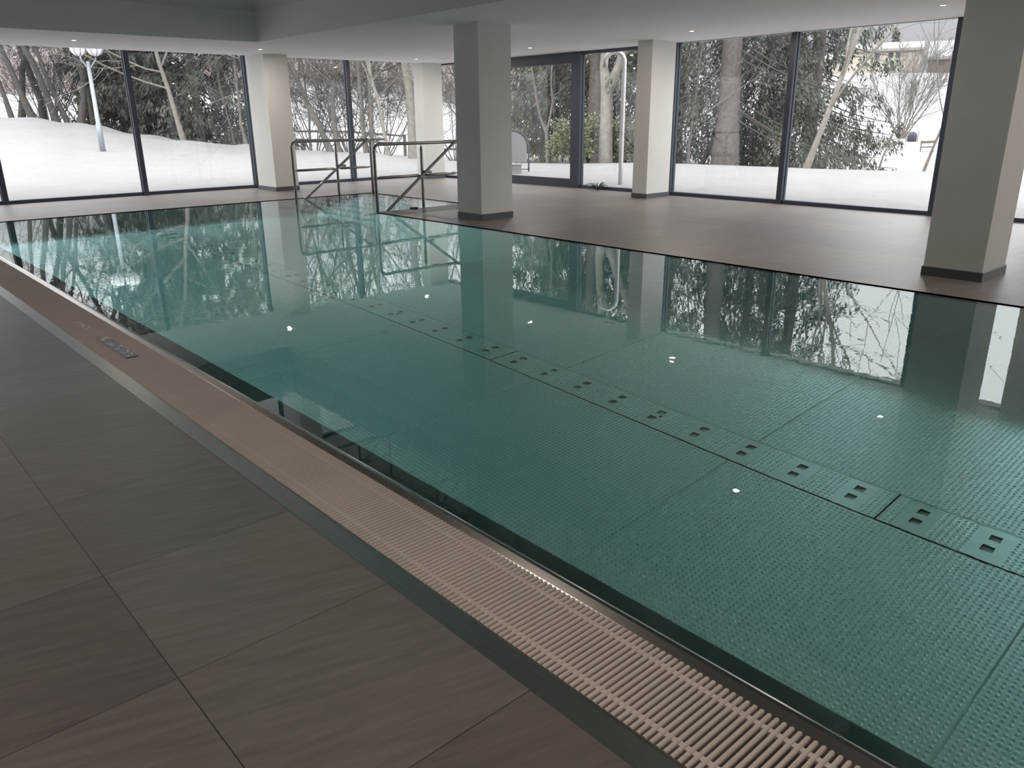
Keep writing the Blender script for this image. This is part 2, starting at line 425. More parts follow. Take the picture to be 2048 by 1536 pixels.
win_right(6, -1.0*H, 1.9*H, [q*H for q in (-.97, .45, 1.90)], 'glazing beyond the nearest pillar', topbar=.03)
# sliding door
d = MB(); y0, y1 = 8.22*H, 9.97*H; z1 = ZC+.03
d.box((XW-.08, y0, z1-.085), (XW+.08, y1, z1)); d.box((XW-.08, y0, 0), (XW+.08, y1, .035)); d.box((XW-.08, y0-.03, 0), (XW+.08, y0+.05, z1))
do = d.build('door_1', M['frame']); tag(do, 'anthracite sliding glass door onto the snowy terrace', 'door', kind='structure')
l = MB(); xa, xb = XW-.075, XW-.005; zt = z1-.085
l.box((xa, y0+.05, .035), (xb, y0+.19, zt)); l.box((xa, y1-.13, .035), (xb, y1, zt)); l.box((xa, y0+.19, .035), (xb, y1-.13, .17)); l.box((xa, y0+.19, zt-.15), (xb, y1-.13, zt))
lf = l.build('door_leaf', M['frame'], do)
p = MB(); p.box((XW-.046, y0+.185, .165), (XW-.034, y1-.125, zt-.145)); p.build('pane', M['glass'], lf)

# ------------------------------------------------------------------ pool basin
pb = MB()
SL = 1.235*H                       # foot of the submerged slope
e = .15
pb.box((SL-e, PY0, D-.06), (SL, PY1, -.19)); pb.box((CR-e, PY1, D-.06), (PX1+e, PY1+e, -.001)); pb.box((SL-e, PY0-e, D-.06), (PX1+e, PY0, -.001))
pb.box((PX1, PY0, D-.06), (PX1+e, AY0, -.001)); pb.box((PX1+e, AY0-e, D-.06), (AX1+e, AY0, -.001)); pb.box((AX1, AY0, D-.06), (AX1+e, PY1+e, -.001)); pb.box((PX1+e, PY1, D-.06), (AX1+e, PY1+e, -.001))
basin = pb.build('pool_basin', M['pool_steel']); tag(basin, 'stainless steel swimming pool basin', 'pool', kind='structure')
PT0, PT1 = 2.765*H, 2.998*H        # floor channel
fl = MB(); fl.box((SL-e, PY0-e, D-.05), (PT0, PY1+e, D)); fl.box((PT1, PY0-e, D-.05), (AX1+e, PY1+e, D))
fl.build('pool_floor', M['dimple'], basin)
tr = MB(); tr.box((PT0-.01, PY0, D-.07), (PT1+.01, PY1, D-.055)); tr.build('floor_channel', M['gap'], basin)
ws = MB()
for k_ in range(-3, 7):
    y = (1.685 + 1.212*k_)*H
    if PY0 < y < PY1:
        for a, b in ((SL, PT0-.012), (PT1+.012, PX1)):
            n = 40
            xs = np.linspace(a, b, n)
            ws.box((a, y-.0045, D-.004), (b, y+.0045, D+.0006))
ws.build('weld_seam', M['weld'], basin, True)
# entry steps in the alcove
st = MB()
for i in range(6):
    st.box((PX1+.02+i*.28, AY0, D), (AX1, PY1, D + .21*(i+1)))
st.build('entry_steps', M['dimple'], basin)
# near rim: dry slope, crest and submerged slope in one folded sheet
GX1 = 1.088*H
prof = [(GX1, -.07), (GX1, -.032), (GX1+.012, -.020), (CR-.014, -.003), (CR-.004, .000), (CR+.004, -.002), (CR+.016, -.012), (SL-.014, -.118), (SL, -.136), (SL, -.2)]
def sheet(prof, ys, th=.004):
    m = MB(); n = len(prof)
    v = []; f_ = []
    for y in ys:
        v += [(x, y, z) for x, z in prof]
    for j in range(len(ys)-1):
        for i in range(n-1):
            f_.append((j*n+i, j*n+i+1, (j+1)*n+i+1, (j+1)*n+i))
    return m.add(v, f_)
rm = sheet(prof, [PY0, PY1+.05]).build('pool_rim', M['rim']); tag(rm, 'brushed steel overflow rim along the near pool edge', 'pool rim', kind='structure')
# gutter trench under the grating and the flat edge strip
GX0 = .872*H
g = MB(); g.box((GX0-.012, PY0, -.20), (GX1+.01, PY1+.05, -.18)); g.box((GX0-.012, PY0, -.2), (GX0-.004, PY1+.05, -.004)); g.box((GX1, PY0, -.2), (GX1+.006, PY1+.05, -.06))
tag(g.build('gutter_channel', M['trench']), 'dark overflow gutter below the grating', 'gutter', kind='structure')
s = MB(); s.box((.812*H, PY0, -.11), (GX0-.003, PY1, -.0005)); s.box((.812*H-.004, PY0, -.02), (.812*H+.004, PY1, .0012)); s.box((GX0-.005, PY0, -.02), (GX0-.001, PY1, .0006))
tag(s.build('edge_strip', M['strip']), 'flat steel edge strip between floor tiles and grating', 'edge strip', kind='structure')
cv = MB(); cv.box((PX1, AY0-.43*H, -.1), (AX1, AY0, .001)); cvo = cv.build('cover_plate', M['cover']); tag(cvo, 'dark cover plate along the stair alcove before the middle pillar', 'cover plate', kind='structure')
cv = MB(); cv.box((5.30*H, AY0-.08*H, 0), (5.37*H, AY0-.015*H, .03)); cv.build('inlet_box', M['gap'], cvo)

# water: a closed body
out_ = [(SL-.10, PY0-.002), (PX1+.002, PY0-.002), (PX1+.002, AY0-.002), (AX1+.002, AY0-.002), (AX1+.002, PY1+.002), (SL-.10, PY1+.002)]
out_[0] = (CR-.001, PY0-.002); out_[5] = (CR-.001, PY1+.002)
nv = len(out_)
wm = MB(); wm.add([(x, y, D-.08) for x, y in out_] + [(x, y, ZW) for x, y in out_], [tuple(range(nv-1, -1, -1)), tuple(range(nv, 2*nv))] + [(i, (i+1) % nv, nv+(i+1) % nv, nv+i) for i in range(nv)])
tag(wm.build('pool_water', M['water']), 'clear greenish still pool water', 'water', kind='stuff')

# grating (bars are its surface pattern; two rods carry them)
BX0, BX1 = GX0+.003, GX1-.006
gr = MB(); y = PY0 + .01
ha = [(-.0066, -.022), (-.0066, -.006), (-.0046, -.0022), (0, -.0008), (.0046, -.0022), (.0066, -.006), (.0066, -.022)]
while y < PY1:
    v = [(BX0, y+a, b) for a, b in ha] + [(BX0+.004, y+a*.98, b+.0006) for a, b in ha] + [(BX1-.006, y+a*.98, b+.0006) for a, b in ha] + [(BX1-.0015, y+a*.7, b-.0015) for a, b in ha] + [(BX1, y+a*.45, b-.005) for a, b in ha]
    n = len(ha); f_ = [tuple(range(n-1, -1, -1)), tuple(range(4*n, 5*n))]
    for q in range(4):
        for i in range(n-1): f_.append((q*n+i, q*n+i+1, (q+1)*n+i+1, (q+1)*n+i))
    gr.add(v, f_); y += .0203
gro = gr.build('overflow_grating', M['grating']); tag(gro, 'beige plastic overflow grating along the near pool edge', 'grating')
for t_ in (.17, .83):
    x = BX0 + t_*(BX1-BX0)
    rd = MB(); rd.box((x-.008, PY0, -.017), (x+.008, PY1, -.0042)); rd.build('connecting_rod', M['grating'], gro)

# sign plate and worn marks on the grating
def signplate(name, x0, x1, y0, y1, label, seed, plate=True, nmark=22):
    rnd = random.Random(seed)
    t = thing(name, label, 'sign plate' if plate else 'wet patch', ((x0+x1)/2, (y0+y1)/2, .0))
    if plate:
        b = MB(); b.bbox((x0, y0, -.004), (x1, y1, .0022), .002); b.build('plate', M['plate'], t)
    for i in range(nmark):
        m = MB()
        x = rnd.uniform(x0+.008, x1-.012); yy = rnd.uniform(y0+.02, y1-.03); w_ = rnd.uniform(.008, .020); l_ = rnd.uniform(.02, .07); a = rnd.uniform(-.6, .6)
        ca, sa = math.cos(a), math.sin(a); ptsq = [(0, 0), (w_, .15*l_), (w_*.9, l_*.8), (w_*.2, l_)]
        q = [(min(max(x+u*ca-v_*sa, x0+.003), x1-.003), min(max(yy+u*sa+v_*ca, y0+.004), y1-.004)) for u, v_ in ptsq]
        zb = .0021 if plate else -.001
        m.add([(u, v_, zb) for u, v_ in q] + [(u, v_, zb+.0009+i*.00002) for u, v_ in q], [(3,2,1,0), (4,5,6,7), (0,1,5,4), (1,2,6,5), (2,3,7,6), (3,0,4,7)])
        m.build('worn_mark', M['plate_mark'], t)
signplate('depth_plate', .945*H, .998*H, 3.63*H, 4.09*H, 'dark blue-grey plate with worn pale marks set in the grating', 3)
signplate('wet_patch', .945*H, .985*H, 4.28*H, 4.52*H, 'pale wet smear on the grating beyond the dark plate', 8, False, 14)

# floor channel covers with pairs of square inlets
iy = [(.686+.2485*k_)*H for k_ in range(-12, 37)]
def cover(y0, y1, label):
    x0, x1 = PT0+.012, PT1-.012; g_ = .008
    y0 += g_; y1 -= g_
    t = thing('channel_cover', label, 'channel cover', ((x0+x1)/2, (y0+y1)/2, D), 'steel channel covers on the pool floor')
    rows = [q for q in iy if y0+.05 < q < y1-.05]
    s_ = .027
    cx = [2.852*H, 2.927*H]
    xs = [x0, cx[0]-s_, cx[0]+s_, cx[1]-s_, cx[1]+s_, x1]
    m = MB(); zt = D+.003
    prev = y0
    for q in rows:
        m.box((x0, prev, D-.02), (x1, q-.085, zt), 0)
        for a, b in ((q-.085, q-s_), (q+s_, q+.085)): m.box((x0, a, D-.02), (x1, b, zt), 1)
        for i in (0, 2, 4): m.box((xs[i], q-s_, D-.02), (xs[i+1], q+s_, zt), 1)
        prev = q+.085
    m.box((x0, prev, D-.02), (x1, y1, zt), 0)
    # bright folded edges
    m.box((x0-.003, y0-.003, D-.02), (x0+.003, y1+.003, zt+.003), 1); m.box((x1-.003, y0-.003, D-.02), (x1+.003, y1+.003, zt+.003), 1)
    m.box((x0, y0-.003, D-.02), (x1, y0+.003, zt+.002), 1); m.box((x0, y1-.003, D-.02), (x1, y1+.003, zt+.002), 1)
    m.build('cover_sheet', [M['dimple_panel'], M['pool_steel']], t)
    for q in rows:
        for c_ in cx:
            z0 = D-.020
            b = MB(); v = [(c_-s_, q-s_, z0+.012), (c_+s_, q-s_, z0+.004), (c_+s_, q+s_, z0), (c_-s_, q+s_, z0+.006)]
            b.add(v + [(a, b_, zt-.001) for a, b_, _ in v], [(0,1,2,3), (0,4,5,1), (1,5,6,2), (2,6,7,3), (3,7,4,0)])
            b.build('inlet', M['inlet'], t)
    bo = MB(); bo.lathe([(.0, .0005), (.011, .0005), (.012, .0)], (2.889*H, (y0+y1)/2 - .02, zt), 14); bo.build('bolt_hole', M['gap'], t)
cover(1.05*H, 3.285*H, 'middle steel channel cover on the pool floor, both of its end joints in view')
cover(-1.185*H, 1.05*H, 'nearest steel channel cover on the pool floor, running out of the frame at right')
cover(3.285*H, 5.52*H, 'steel channel cover on the pool floor just beyond the middle one')
cover(5.52*H, 7.755*H, 'steel channel cover on the pool floor, second from the far end')
cover(7.755*H, PY1, 'furthest steel channel cover on the pool floor, ending at the far edge')

# ------------------------------------------------------------------ handrails
def handrail(y, label):
    r = .025
    t = thing('handrail', label, 'handrail', (4.94*H, y, 0), 'steel handrails at the pool steps')
    zt = .725*H
    x0 = 4.94*H
    arc = [(x0 + .10 - .10*math.cos(a), y, zt - .10 + .10*math.sin(a)) for a in np.linspace(0, math.pi/2, 9)]
    m = MB(); m.tube([(x0, y, -.75), (x0, y, 0), (x0, y, .5*zt)] + arc + [(5.6*H, y, zt), (6.30*H, y, zt), (6.355*H, y, zt), (6.37*H, y, zt)], [r]*15 + [r*.55], 12)
    m.build('top_rail', M['rail'], t, True)
    for x in (5.585*H, 6.13*H):
        zb = D + .21*(1+int((x-PX1-.02)/.28))
        m = MB(); m.tube([(x, y, max(zb, -.75)), (x, y, 0), (x, y, zt-.085), (x, y, zt-.05), (x, y, zt-.049), (x, y, zt-.005)], [r, r, r, r*.45, .006, .006], 12); m.build('post', M['rail'], t, True)
    for a, b in ((4.94*H, 5.585*H), (5.585*H, 6.13*H)):
        z = .362*H
        m = MB(); m.tube([(a+.01, y, z), (a+.055, y, z), (a+.056, y, z), (a+.085, y, z), (b-.085, y, z), (b-.056, y, z), (b-.055, y, z), (b-.01, y, z)], [.006, .006, r*.45, r*.92, r*.92, r*.45, .006, .006], 12); m.build('middle_rail', M['rail'], t, True)
    ya = y - .052
    m = MB(); m.tube([(6.13*H, ya, zt), (6.06*H, ya, .722*H), (6.04*H, ya, .712*H), (5.06*H, ya, 0), (4.72*H, ya, -.245*H)], r*.95, 12); m.build('sloping_rail', M['rail'], t, True)
    m = MB(); m.tube([(5.59*H, y-.01, .405*H), (5.61*H, y-.02, .405*H), (5.625*H, ya, .402*H), (5.69*H, ya, .397*H)], [.008, .016, r*.9, r*.9], 10); m.build('bracket', M['rail'], t, True)
handrail(9.76*H, 'further steel handrail at the pool steps, standing whole in front of a white pillar')
handrail(7.80*H, 'nearer steel handrail at the pool steps, partly hidden behind the middle pillar')

# ------------------------------------------------------------------ downlights
def downlight(x, y, label):
    t = thing('downlight', label, 'downlight', (x, y, ZC), 'recessed ceiling downlights')
    return t
first = None
LAMP_W = 9.5
LT = [(2.75, 10.42, 'downlight in the ceiling strip above the left window, left of the recess corner'),
      (4.95, 10.38, 'downlight above the pillar by the further handrail'),
      (7.66, 10.72, 'downlight near the pillar in the far corner'),
      (7.68, 8.17, 'downlight in front of the sliding glass door'),
      (7.63, 5.56, 'downlight in front of the big right window'),
      (7.60, 2.98, 'downlight at the top right beside the nearest pillar'),
      (5.15, 3.05, 'downlight above the pool, showing only as a reflection over the floor joint'),
      (7.66, .45, 'downlight beyond the nearest pillar'),
      (5.15, .45, 'downlight above the near right end of the pool'),
      (-.75, 3.05, 'added unseen downlight above the near deck in front of the camera'),  # near-deck downlights are unseen, added to brighten this side of the hall
      (-.75, 8.15, 'added unseen downlight above the near deck, furthest from the camera'),
      (.62, .45, 'added unseen downlight above the near deck beside the camera')]  # unseen, added to light the grating
for x, y, lb in LT:
    x *= H; y *= H
    if first is None:
        t = thing('downlight', lb, 'downlight', (x, y, ZC), 'recessed ceiling downlights'); first = t
        m = MB(); m.lathe([(.034, -.0035), (.037, -.006), (.046, -.006), (.049, -.002), (.049, .001)], (x, y, ZC), 28); m.build('trim_ring', M['plaster'], t, True)
        m = MB(); m.lathe([(.0005, -.0032), (.035, -.0032)], (x, y, ZC), 24); m.build('lens', M['led'], t)
        ld = bpy.data.lights.new('downlight_lamp', 'AREA'); ld.shape = 'DISK'; ld.size = .066; ld.energy = LAMP_W; ld.color = (1., .89, .79)
        lo_ = bpy.data.objects.new('downlight_lamp', ld); COL.objects.link(lo_); lo_.parent = t; lo_.location = (0, 0, -.0075)
    else:
        dup(first, (x, y, ZC), lb)

# ------------------------------------------------------------------ terrain
AZ = np.array([-70, 0, 10.2, 13.5, 16.6, 19.6, 22, 24.2, 27.4, 32.4, 35.2, 37.8, 42.2, 48.1, 52.9, 60.3, 64.6, 69.4, 74, 120])
EL = np.array([1.0, .7, .33, -.04, -.61, -1.21, -1.56, -1.83, -2.08, -2.4, -2.78, -2.98, -3.13, -3.17, -3.2, -3.39, -3.49, -3.53, -3.56, -3.6])
RC = np.array([36, 36, 36, 36, 35, 34, 33, 32, 30, 28, 27, 25, 22, 21.5, 21, 21, 21, 21, 21, 21.])
HA = np.array([-70, 10.4, 18.5, 27.2, 31, 35.3, 37.9, 42.2, 52.7, 65.6, 69.5, 120])
HE = np.array([1.5, 1.5, 1.67, 2.3, 1.83, 1.33, .83, 1.3, 2.5, 2.43, 2.32, 2.3])
def snowz(x, y):
    x = np.asarray(x, float); y = np.asarray(y, float)
    r = np.hypot(x, y); az = np.degrees(np.arctan2(x, y))
    el = np.interp(az, AZ, EL); rc = np.interp(az, AZ, RC)
    a = np.radians(az)
    rb = np.minimum(np.where(np.cos(a) > .05, (YW+.3)/np.maximum(np.cos(a), .05), 1e3), np.where(np.sin(a) > .05, (XW+.3)/np.maximum(np.sin(a), .05), 1e3))
    rb = np.minimum(rb, 60.)
    rc = np.maximum(rc, rb+6)
    zc = H + rc*np.tan(np.radians(el))
    t = np.clip((r-rb)/(rc-rb), 0, 1)
    z_in = .03 + (zc-.03)*t**1.5
    rh = np.interp(az, [45, 56], [150, 205]); he = np.interp(az, HA, HE)
    u = np.clip((r-rc)/(rh-rc), 0, 1)
    dip = .55*np.exp(-((r-rc-7)/6.)**2)*np.clip((r-rc)/5, 0, 1)
    e2 = el - dip + (he-el)*u**.8
    z_out = H + r*np.tan(np.radians(e2))
    zh = H + rh*np.tan(np.radians(he))
    up = np.interp(az, [40, 56], [.075, -.004])
    z_far = zh + (r-rh)*up
    z = np.where(r < rc, z_in, np.where(r < rh, z_out, z_far))
    bump = .05*np.sin(x*.9+.3*y)*np.cos(y*.7-.2*x) + .04*np.sin(2.1*x+1.3*y+1)*np.sin(1.7*y-.6*x)
    z = z + .06*np.exp(-((r-rc)/2.2)**2)*(np.sin(x*2.3+.7*y)*np.sin(1.9*y-x*.8)+.5*np.sin(4.1*x)*np.sin(3.3*y+x))*np.interp(az, [30, 42], [1., .12])
    return z + bump*np.clip((r-rb-3)/6, 0, 1)*np.interp(az, [30, 45], [1., .25])*np.where(r < rc+20, 1, 2.)
az = np.radians(np.linspace(-60, 120, 721)); nr = 190
tt = np.linspace(0, 1, nr)
rbv = np.minimum(np.where(np.cos(az) > .05, (YW+.3)/np.maximum(np.cos(az), .05), 60), np.where(np.sin(az) > .05, (XW+.3)/np.maximum(np.sin(az), .05), 60)); rbv = np.minimum(rbv, 60)
RR = rbv[:, None] + (330-rbv[:, None])*(tt[None]**2.4)
X = RR*np.sin(az)[:, None]; Y = RR*np.cos(az)[:, None]; Z = snowz(X, Y)
V = np.stack([X, Y, Z], 2).reshape(-1, 3)
i, j = np.meshgrid(np.arange(720), np.arange(nr-1), indexing='ij'); b0 = (i*nr+j).ravel()
go = quadmesh('ground', V, np.stack([b0, b0+1, b0+nr+1, b0+nr], 1), M['snow'], smooth=True)
tag(go, 'snow-covered ground rising to a hillside outside the windows', 'snow', kind='structure')

def P(azd, r, dz=0.):
    x = r*math.sin(rad(azd)); y = r*math.cos(rad(azd)); return np.array([x, y, float(snowz(x, y))+dz])

# ------------------------------------------------------------------ bare trees
def polytubes(polys, name, mat, parent):
    """polys: list of (points, radii, sides)"""
    vs, fs, n0 = [], [], 0
    for pts, rr, n in polys:
        pts = np.asarray(pts); k = len(pts)
        t = np.gradient(pts, axis=0); t /= np.linalg.norm(t, axis=1)[:, None] + 1e-9
        ref = np.array([.31, .17, .93]) if abs(t[0][2]) < .8 else np.array([.93, .2, .1])
        u = np.cross(t, ref); u /= np.linalg.norm(u, axis=1)[:, None] + 1e-9; w_ = np.cross(t, u)
        a = np.arange(n)*2*math.pi/n
        ring = pts[:, None] + np.asarray(rr)[:, None, None]*(np.cos(a)[None, :, None]*u[:, None] + np.sin(a)[None, :, None]*w_[:, None])
        vs.append(ring.reshape(-1, 3))
        ii, jj = np.meshgrid(np.arange(k-1), np.arange(n), indexing='ij'); j2 = (jj+1) % n
        fs.append(np.stack([ii*n+jj, ii*n+j2, (ii+1)*n+j2, (ii+1)*n+jj], 2).reshape(-1, 4) + n0)
        n0 += k*n
    return quadmesh(name, np.concatenate(vs), np.concatenate(fs), mat, parent, smooth=True)

def grow(rng, p, d, L, r, level, cnt, out_, wob=.18, up=.10, ang=(28, 62), sides=(9, 5, 4, 3, 3), lo=.3, tw=.0065):
    n = max(3, int(4 + 3*(2-level))) if level < 2 else 4
    pts = [np.array(p, float)]; d = np.array(d, float)/np.linalg.norm(d)
    for i in range(n):
        d = d + rng.normal(0, wob, 3) + np.array([0, 0, up]); d /= np.linalg.norm(d)
        pts.append(pts[-1] + d*L/n)
    pts = np.array(pts); rr = r*(1-.78*np.linspace(0, 1, n+1)**1.1)
    if level == 0: rr[0] *= 1.35
    out_[min(level, 1)].append((pts, np.maximum(rr, tw), sides[level]))
    if level >= len(cnt): return
    for q in range(cnt[level]):
        t = lo + (1-lo)*(q+rng.random())/cnt[level] if level == 0 else .15 + .85*(q+rng.random())/cnt[level]
        x = t*n; k_ = min(int(x), n-1); pp = pts[k_] + (pts[k_+1]-pts[k_])*(x-k_)
        dd = pts[k_+1]-pts[k_]; dd /= np.linalg.norm(dd)
        ax = rng.normal(0, 1, 3); ax -= dd*(ax@dd); ax /= np.linalg.norm(ax)
        a = rad(rng.uniform(*ang))
        nd = dd*math.cos(a) + ax*math.sin(a)
        grow(rng, pp, nd, L*(.62-.28*t)*rng.uniform(.75, 1.2), max(r*(1-.75*t)*.55, .004), level+1, cnt, out_, wob*1.15, up, ang, sides, lo)

def bare_tree(azd, r, hgt, r0, label, seed, mat='bark_dark', lean=(0, 0), cnt=(13, 8, 6), fork=0, group=None, lo=.3, ang=(28, 62), name='bare_tree', up=.06, wob=.10):
    rng = np.random.default_rng(seed)
    b = P(azd, r, -.05); t = thing(name, label, 'tree', tuple(b), group)
    o = [[], []]
    # lean is given in metres of sideways travel (right as seen from the room, away from the room) over the height
    rt = np.array([math.cos(rad(azd)), -math.sin(rad(azd)), 0]); aw = np.array([math.sin(rad(azd)), math.cos(rad(azd)), 0])
    d0 = np.array([0, 0, hgt]) + rt*lean[0] + aw*lean[1]
    if fork:
        st_ = b + d0/np.linalg.norm(d0)*fork
        mid = (b+st_)/2
        o[0].append((np.array([b, mid, st_]), np.array([r0*1.3, r0*1.05, r0]), 10))
        for s_ in (-1, 1):
            grow(rng, st_ - np.array([0, 0, .1]), d0 + rt*s_*hgt*.28, hgt-fork, r0*.72, 0, cnt, o, wob, up, ang, lo=.15)
    else:
        grow(rng, b, d0, np.linalg.norm(d0), r0, 0, cnt, o, wob, up, ang, lo=lo)
    polytubes(o[0], 'trunk', M[mat], t)
    if o[1]: polytubes(o[1], 'branches', M[mat], t)
    return t

G1 = 'dark bare trees on the left snow bank'
bare_tree(10.8, 38, 10, .085, 'thin dark bare tree at the far left edge, left of the thick leaning trunk', 11, lean=(-1.2, 0), group=G1)
bare_tree(11.9, 38, 11, .125, 'thick dark bare tree leaning left near the left edge of the photo', 12, lean=(-2.8, 0), group=G1, wob=.16)
bare_tree(11.2, 43, 12, .14, 'dark bare tree upright behind the thick leaning one at far left', 13, group=G1)
bare_tree(12.4, 44, 12, .17, 'broad dark bare trunk behind, between the leaning tree and the pair left of the lamp', 14, lean=(-.6, 0), group=G1)
bare_tree(13.1, 38, 11, .125, 'dark bare tree, left one of the pair left of the lamp post', 15, lean=(-.8, 0), group=G1)
bare_tree(13.7, 38, 10, .09, 'dark bare tree leaning left, right one of the pair left of the lamp post', 16, lean=(-2.6, 0), group=G1)
bare_tree(14.3, 38, 11, .12, 'dark crooked bare tree just left of the lamp post', 17, lean=(.9, 0), group=G1, wob=.2, lo=.12)
bare_tree(15.05, 39, 11, .09, 'dark bare tree right behind the lamp post', 18, lean=(.2, 0), group=G1)
bare_tree(15.5, 42, 11, .10, 'brownish bare tree at the right side of the lamp post', 19, 'bark_grey', lean=(-.2, 0))
bare_tree(20.1, 34.5, 9.5, .09, 'pale bare tree with spreading branches in front of the wide left spruce', 20, 'bark_pale', lean=(-1.0, 0), cnt=(20, 8, 6), lo=.2, ang=(40, 70), up=.03)
bare_tree(24.0, 34, 9, .06, 'slim pale birch at the right end of the left window', 21, 'bark_grey', lean=(-.9, 0))
bare_tree(23.2, 36, 6, .035, 'thin sapling beside the slim birch at the end of the left window', 22, 'bark_grey', lean=(.3, 0), cnt=(7, 5))
G2 = 'bare trees behind the handrails'
bare_tree(29.45, 32, 10, .11, 'grey bare tree leaning left behind the further handrail', 31, 'bark_grey', lean=(-3.6, 0), group=G2, lo=.12, cnt=(15, 9, 7))
bare_tree(29.95, 32, 10, .10, 'grey bare tree upright beside the leaning one behind the further handrail', 32, 'bark_grey', lean=(-1.3, 0), group=G2, lo=.12, cnt=(15, 9, 7))
bare_tree(30.6, 33, 9, .045, 'slender bare tree leaning left just left of the mullion behind the handrail', 36, 'bark_grey', lean=(-2.6, 0), group=G2, lo=.12, cnt=(15, 9, 7))
bare_tree(31.85, 31, 10, .09, 'grey bare tree right of the mullion behind the handrails, left of a twin', 33, 'bark_grey', lean=(-1.5, 0), group=G2, lo=.10, cnt=(15, 9, 7))
bare_tree(32.25, 31, 10, .085, 'grey bare tree right of its twin behind the handrails', 34, 'bark_grey', lean=(-.5, 0), group=G2, lo=.10, cnt=(15, 9, 7))
bare_tree(33.35, 28, 9, .06, 'slim upright bare tree with a greenish band behind the nearer handrail', 35, 'bark_pale', lean=(-.2, 0), group=G2, lo=.2)
bare_tree(35.1, 29.5, 11, .17, 'thick pale grey bare trunk left of the far corner pillar', 37, 'bark_pale', lean=(-1.3, 0), lo=.4)
bare_tree(28.1, 34, 8, .05, 'thin bushy bare tree right of the pillar by the further handrail', 38, 'bark_grey', lean=(-.8, 0), lo=.08, cnt=(16, 9, 6))
bare_tree(38.4, 33, 8, .05, 'thin bare tree right of the far corner pillar', 39, 'bark_grey', lo=.08, cnt=(16, 9, 6))
bare_tree(44.5, 26, 6, .055, 'small pale sapling with a low fork in front of the brownish spruce', 41, 'bark_grey', lean=(-.3, 0), fork=1.05, cnt=(6, 5))
bare_tree(48.5, 24.5, 9.5, .18, 'stout pale forked tree behind the outdoor shower', 42, 'bark_pale', fork=2.1, cnt=(9, 7, 6), lo=.05, ang=(30, 70))
bare_tree(54.2, 24, 6, .045, 'thin bare sapling left of the great spruce trunk', 43, 'bark_grey', lean=(.2, 0), cnt=(10, 6, 3), lo=.15)
bare_tree(55.0, 25.5, 7, .07, 'bare tree leaning right beside the great spruce trunk', 44, 'bark_dark', lean=(2.4, 0), cnt=(8, 6, 4), lo=.2)
bare_tree(61.9, 22.5, 8.5, .075, 'pale bare tree leaning right in front of the hanging spruce by the mullion', 45, 'bark_pale', lean=(2.2, 0), cnt=(11, 5, 3), lo=.12, ang=(30, 55), wob=.07)
bare_tree(66.3, 23, 3.9, .020, 'low young bare tree leaning right in front of the benches', 46, 'bark_grey', lean=(1.1, 0), cnt=(5, 4), lo=.04, ang=(35, 65), wob=.08)
bare_tree(68.9, 23, 6.5, .03, 'tall young bare tree leaning right at the edge of the nearest pillar', 47, 'bark_grey', lean=(1.5, 0), cnt=(9, 4), lo=.08, ang=(20, 45), wob=.06)
# many-stemmed shrub on the slope
def fan_shrub(azd, r, hgt, label, seed, r0=.055, n=9, sp=.55, mat='bark_grey', group=None, cnt=(9, 7, 5)):
    rng = np.random.default_rng(seed); b = P(azd, r, -.05); t = thing('bare_shrub', label, 'shrub', tuple(b), group); o = [[], []]
    rt = np.array([math.cos(rad(azd)), -math.sin(rad(azd)), 0]); aw = np.array([math.sin(rad(azd)), math.cos(rad(azd)), 0])
    for q in range(n):
        s_ = -1 + 2*q/(n-1) + rng.normal(0, .06)
        grow(rng, b + rt*s_*.18, np.array([0, 0, 1.]) + rt*s_*sp + aw*rng.normal(0, .2), hgt*rng.uniform(.8, 1.05)*(1-.12*abs(s_)), r0, 0, cnt, o, .06, .05, (18, 42) if r0 > .03 else (25, 65), lo=.12)
    polytubes(o[0], 'stems', M[mat], t); polytubes(o[1], 'twigs', M[mat], t)
fan_shrub(67.35, 69, 6.3, 'large fan-shaped bare shrub on the snowy slope below the houses', 51)
GB = 'twiggy bare undergrowth shrubs behind the snow bank'
fan_shrub(12.7, 41, 4.6, 'dark twiggy shrub among the thick leaning trees at far left', 52, .026, 8, .9, 'bark_dark', GB, (7, 6, 3))
fan_shrub(14.6, 41, 4.4, 'dark twiggy shrub behind the crooked tree left of the lamp post', 53, .026, 8, .9, 'bark_dark', GB, (7, 6, 3))
fan_shrub(28.4, 35, 4.6, 'twiggy shrub right beside the pillar behind the further handrail', 54, .024, 9, .9, 'bark_grey', GB, (7, 6, 3))
fan_shrub(30.6, 35.5, 4.6, 'twiggy shrub behind the two leaning trees at the further handrail', 55, .024, 9, .9, 'bark_grey', GB, (7, 6, 3))
fan_shrub(33.0, 34.5, 4.6, 'twiggy shrub behind the twin trees right of the mullion', 56, .024, 9, .9, 'bark_grey', GB, (7, 6, 3))
fan_shrub(38.0, 36, 4.4, 'twiggy shrub in the narrow strip of glass left of the middle pillar', 57, .024, 9, .9, 'bark_grey', GB, (7, 6, 3))

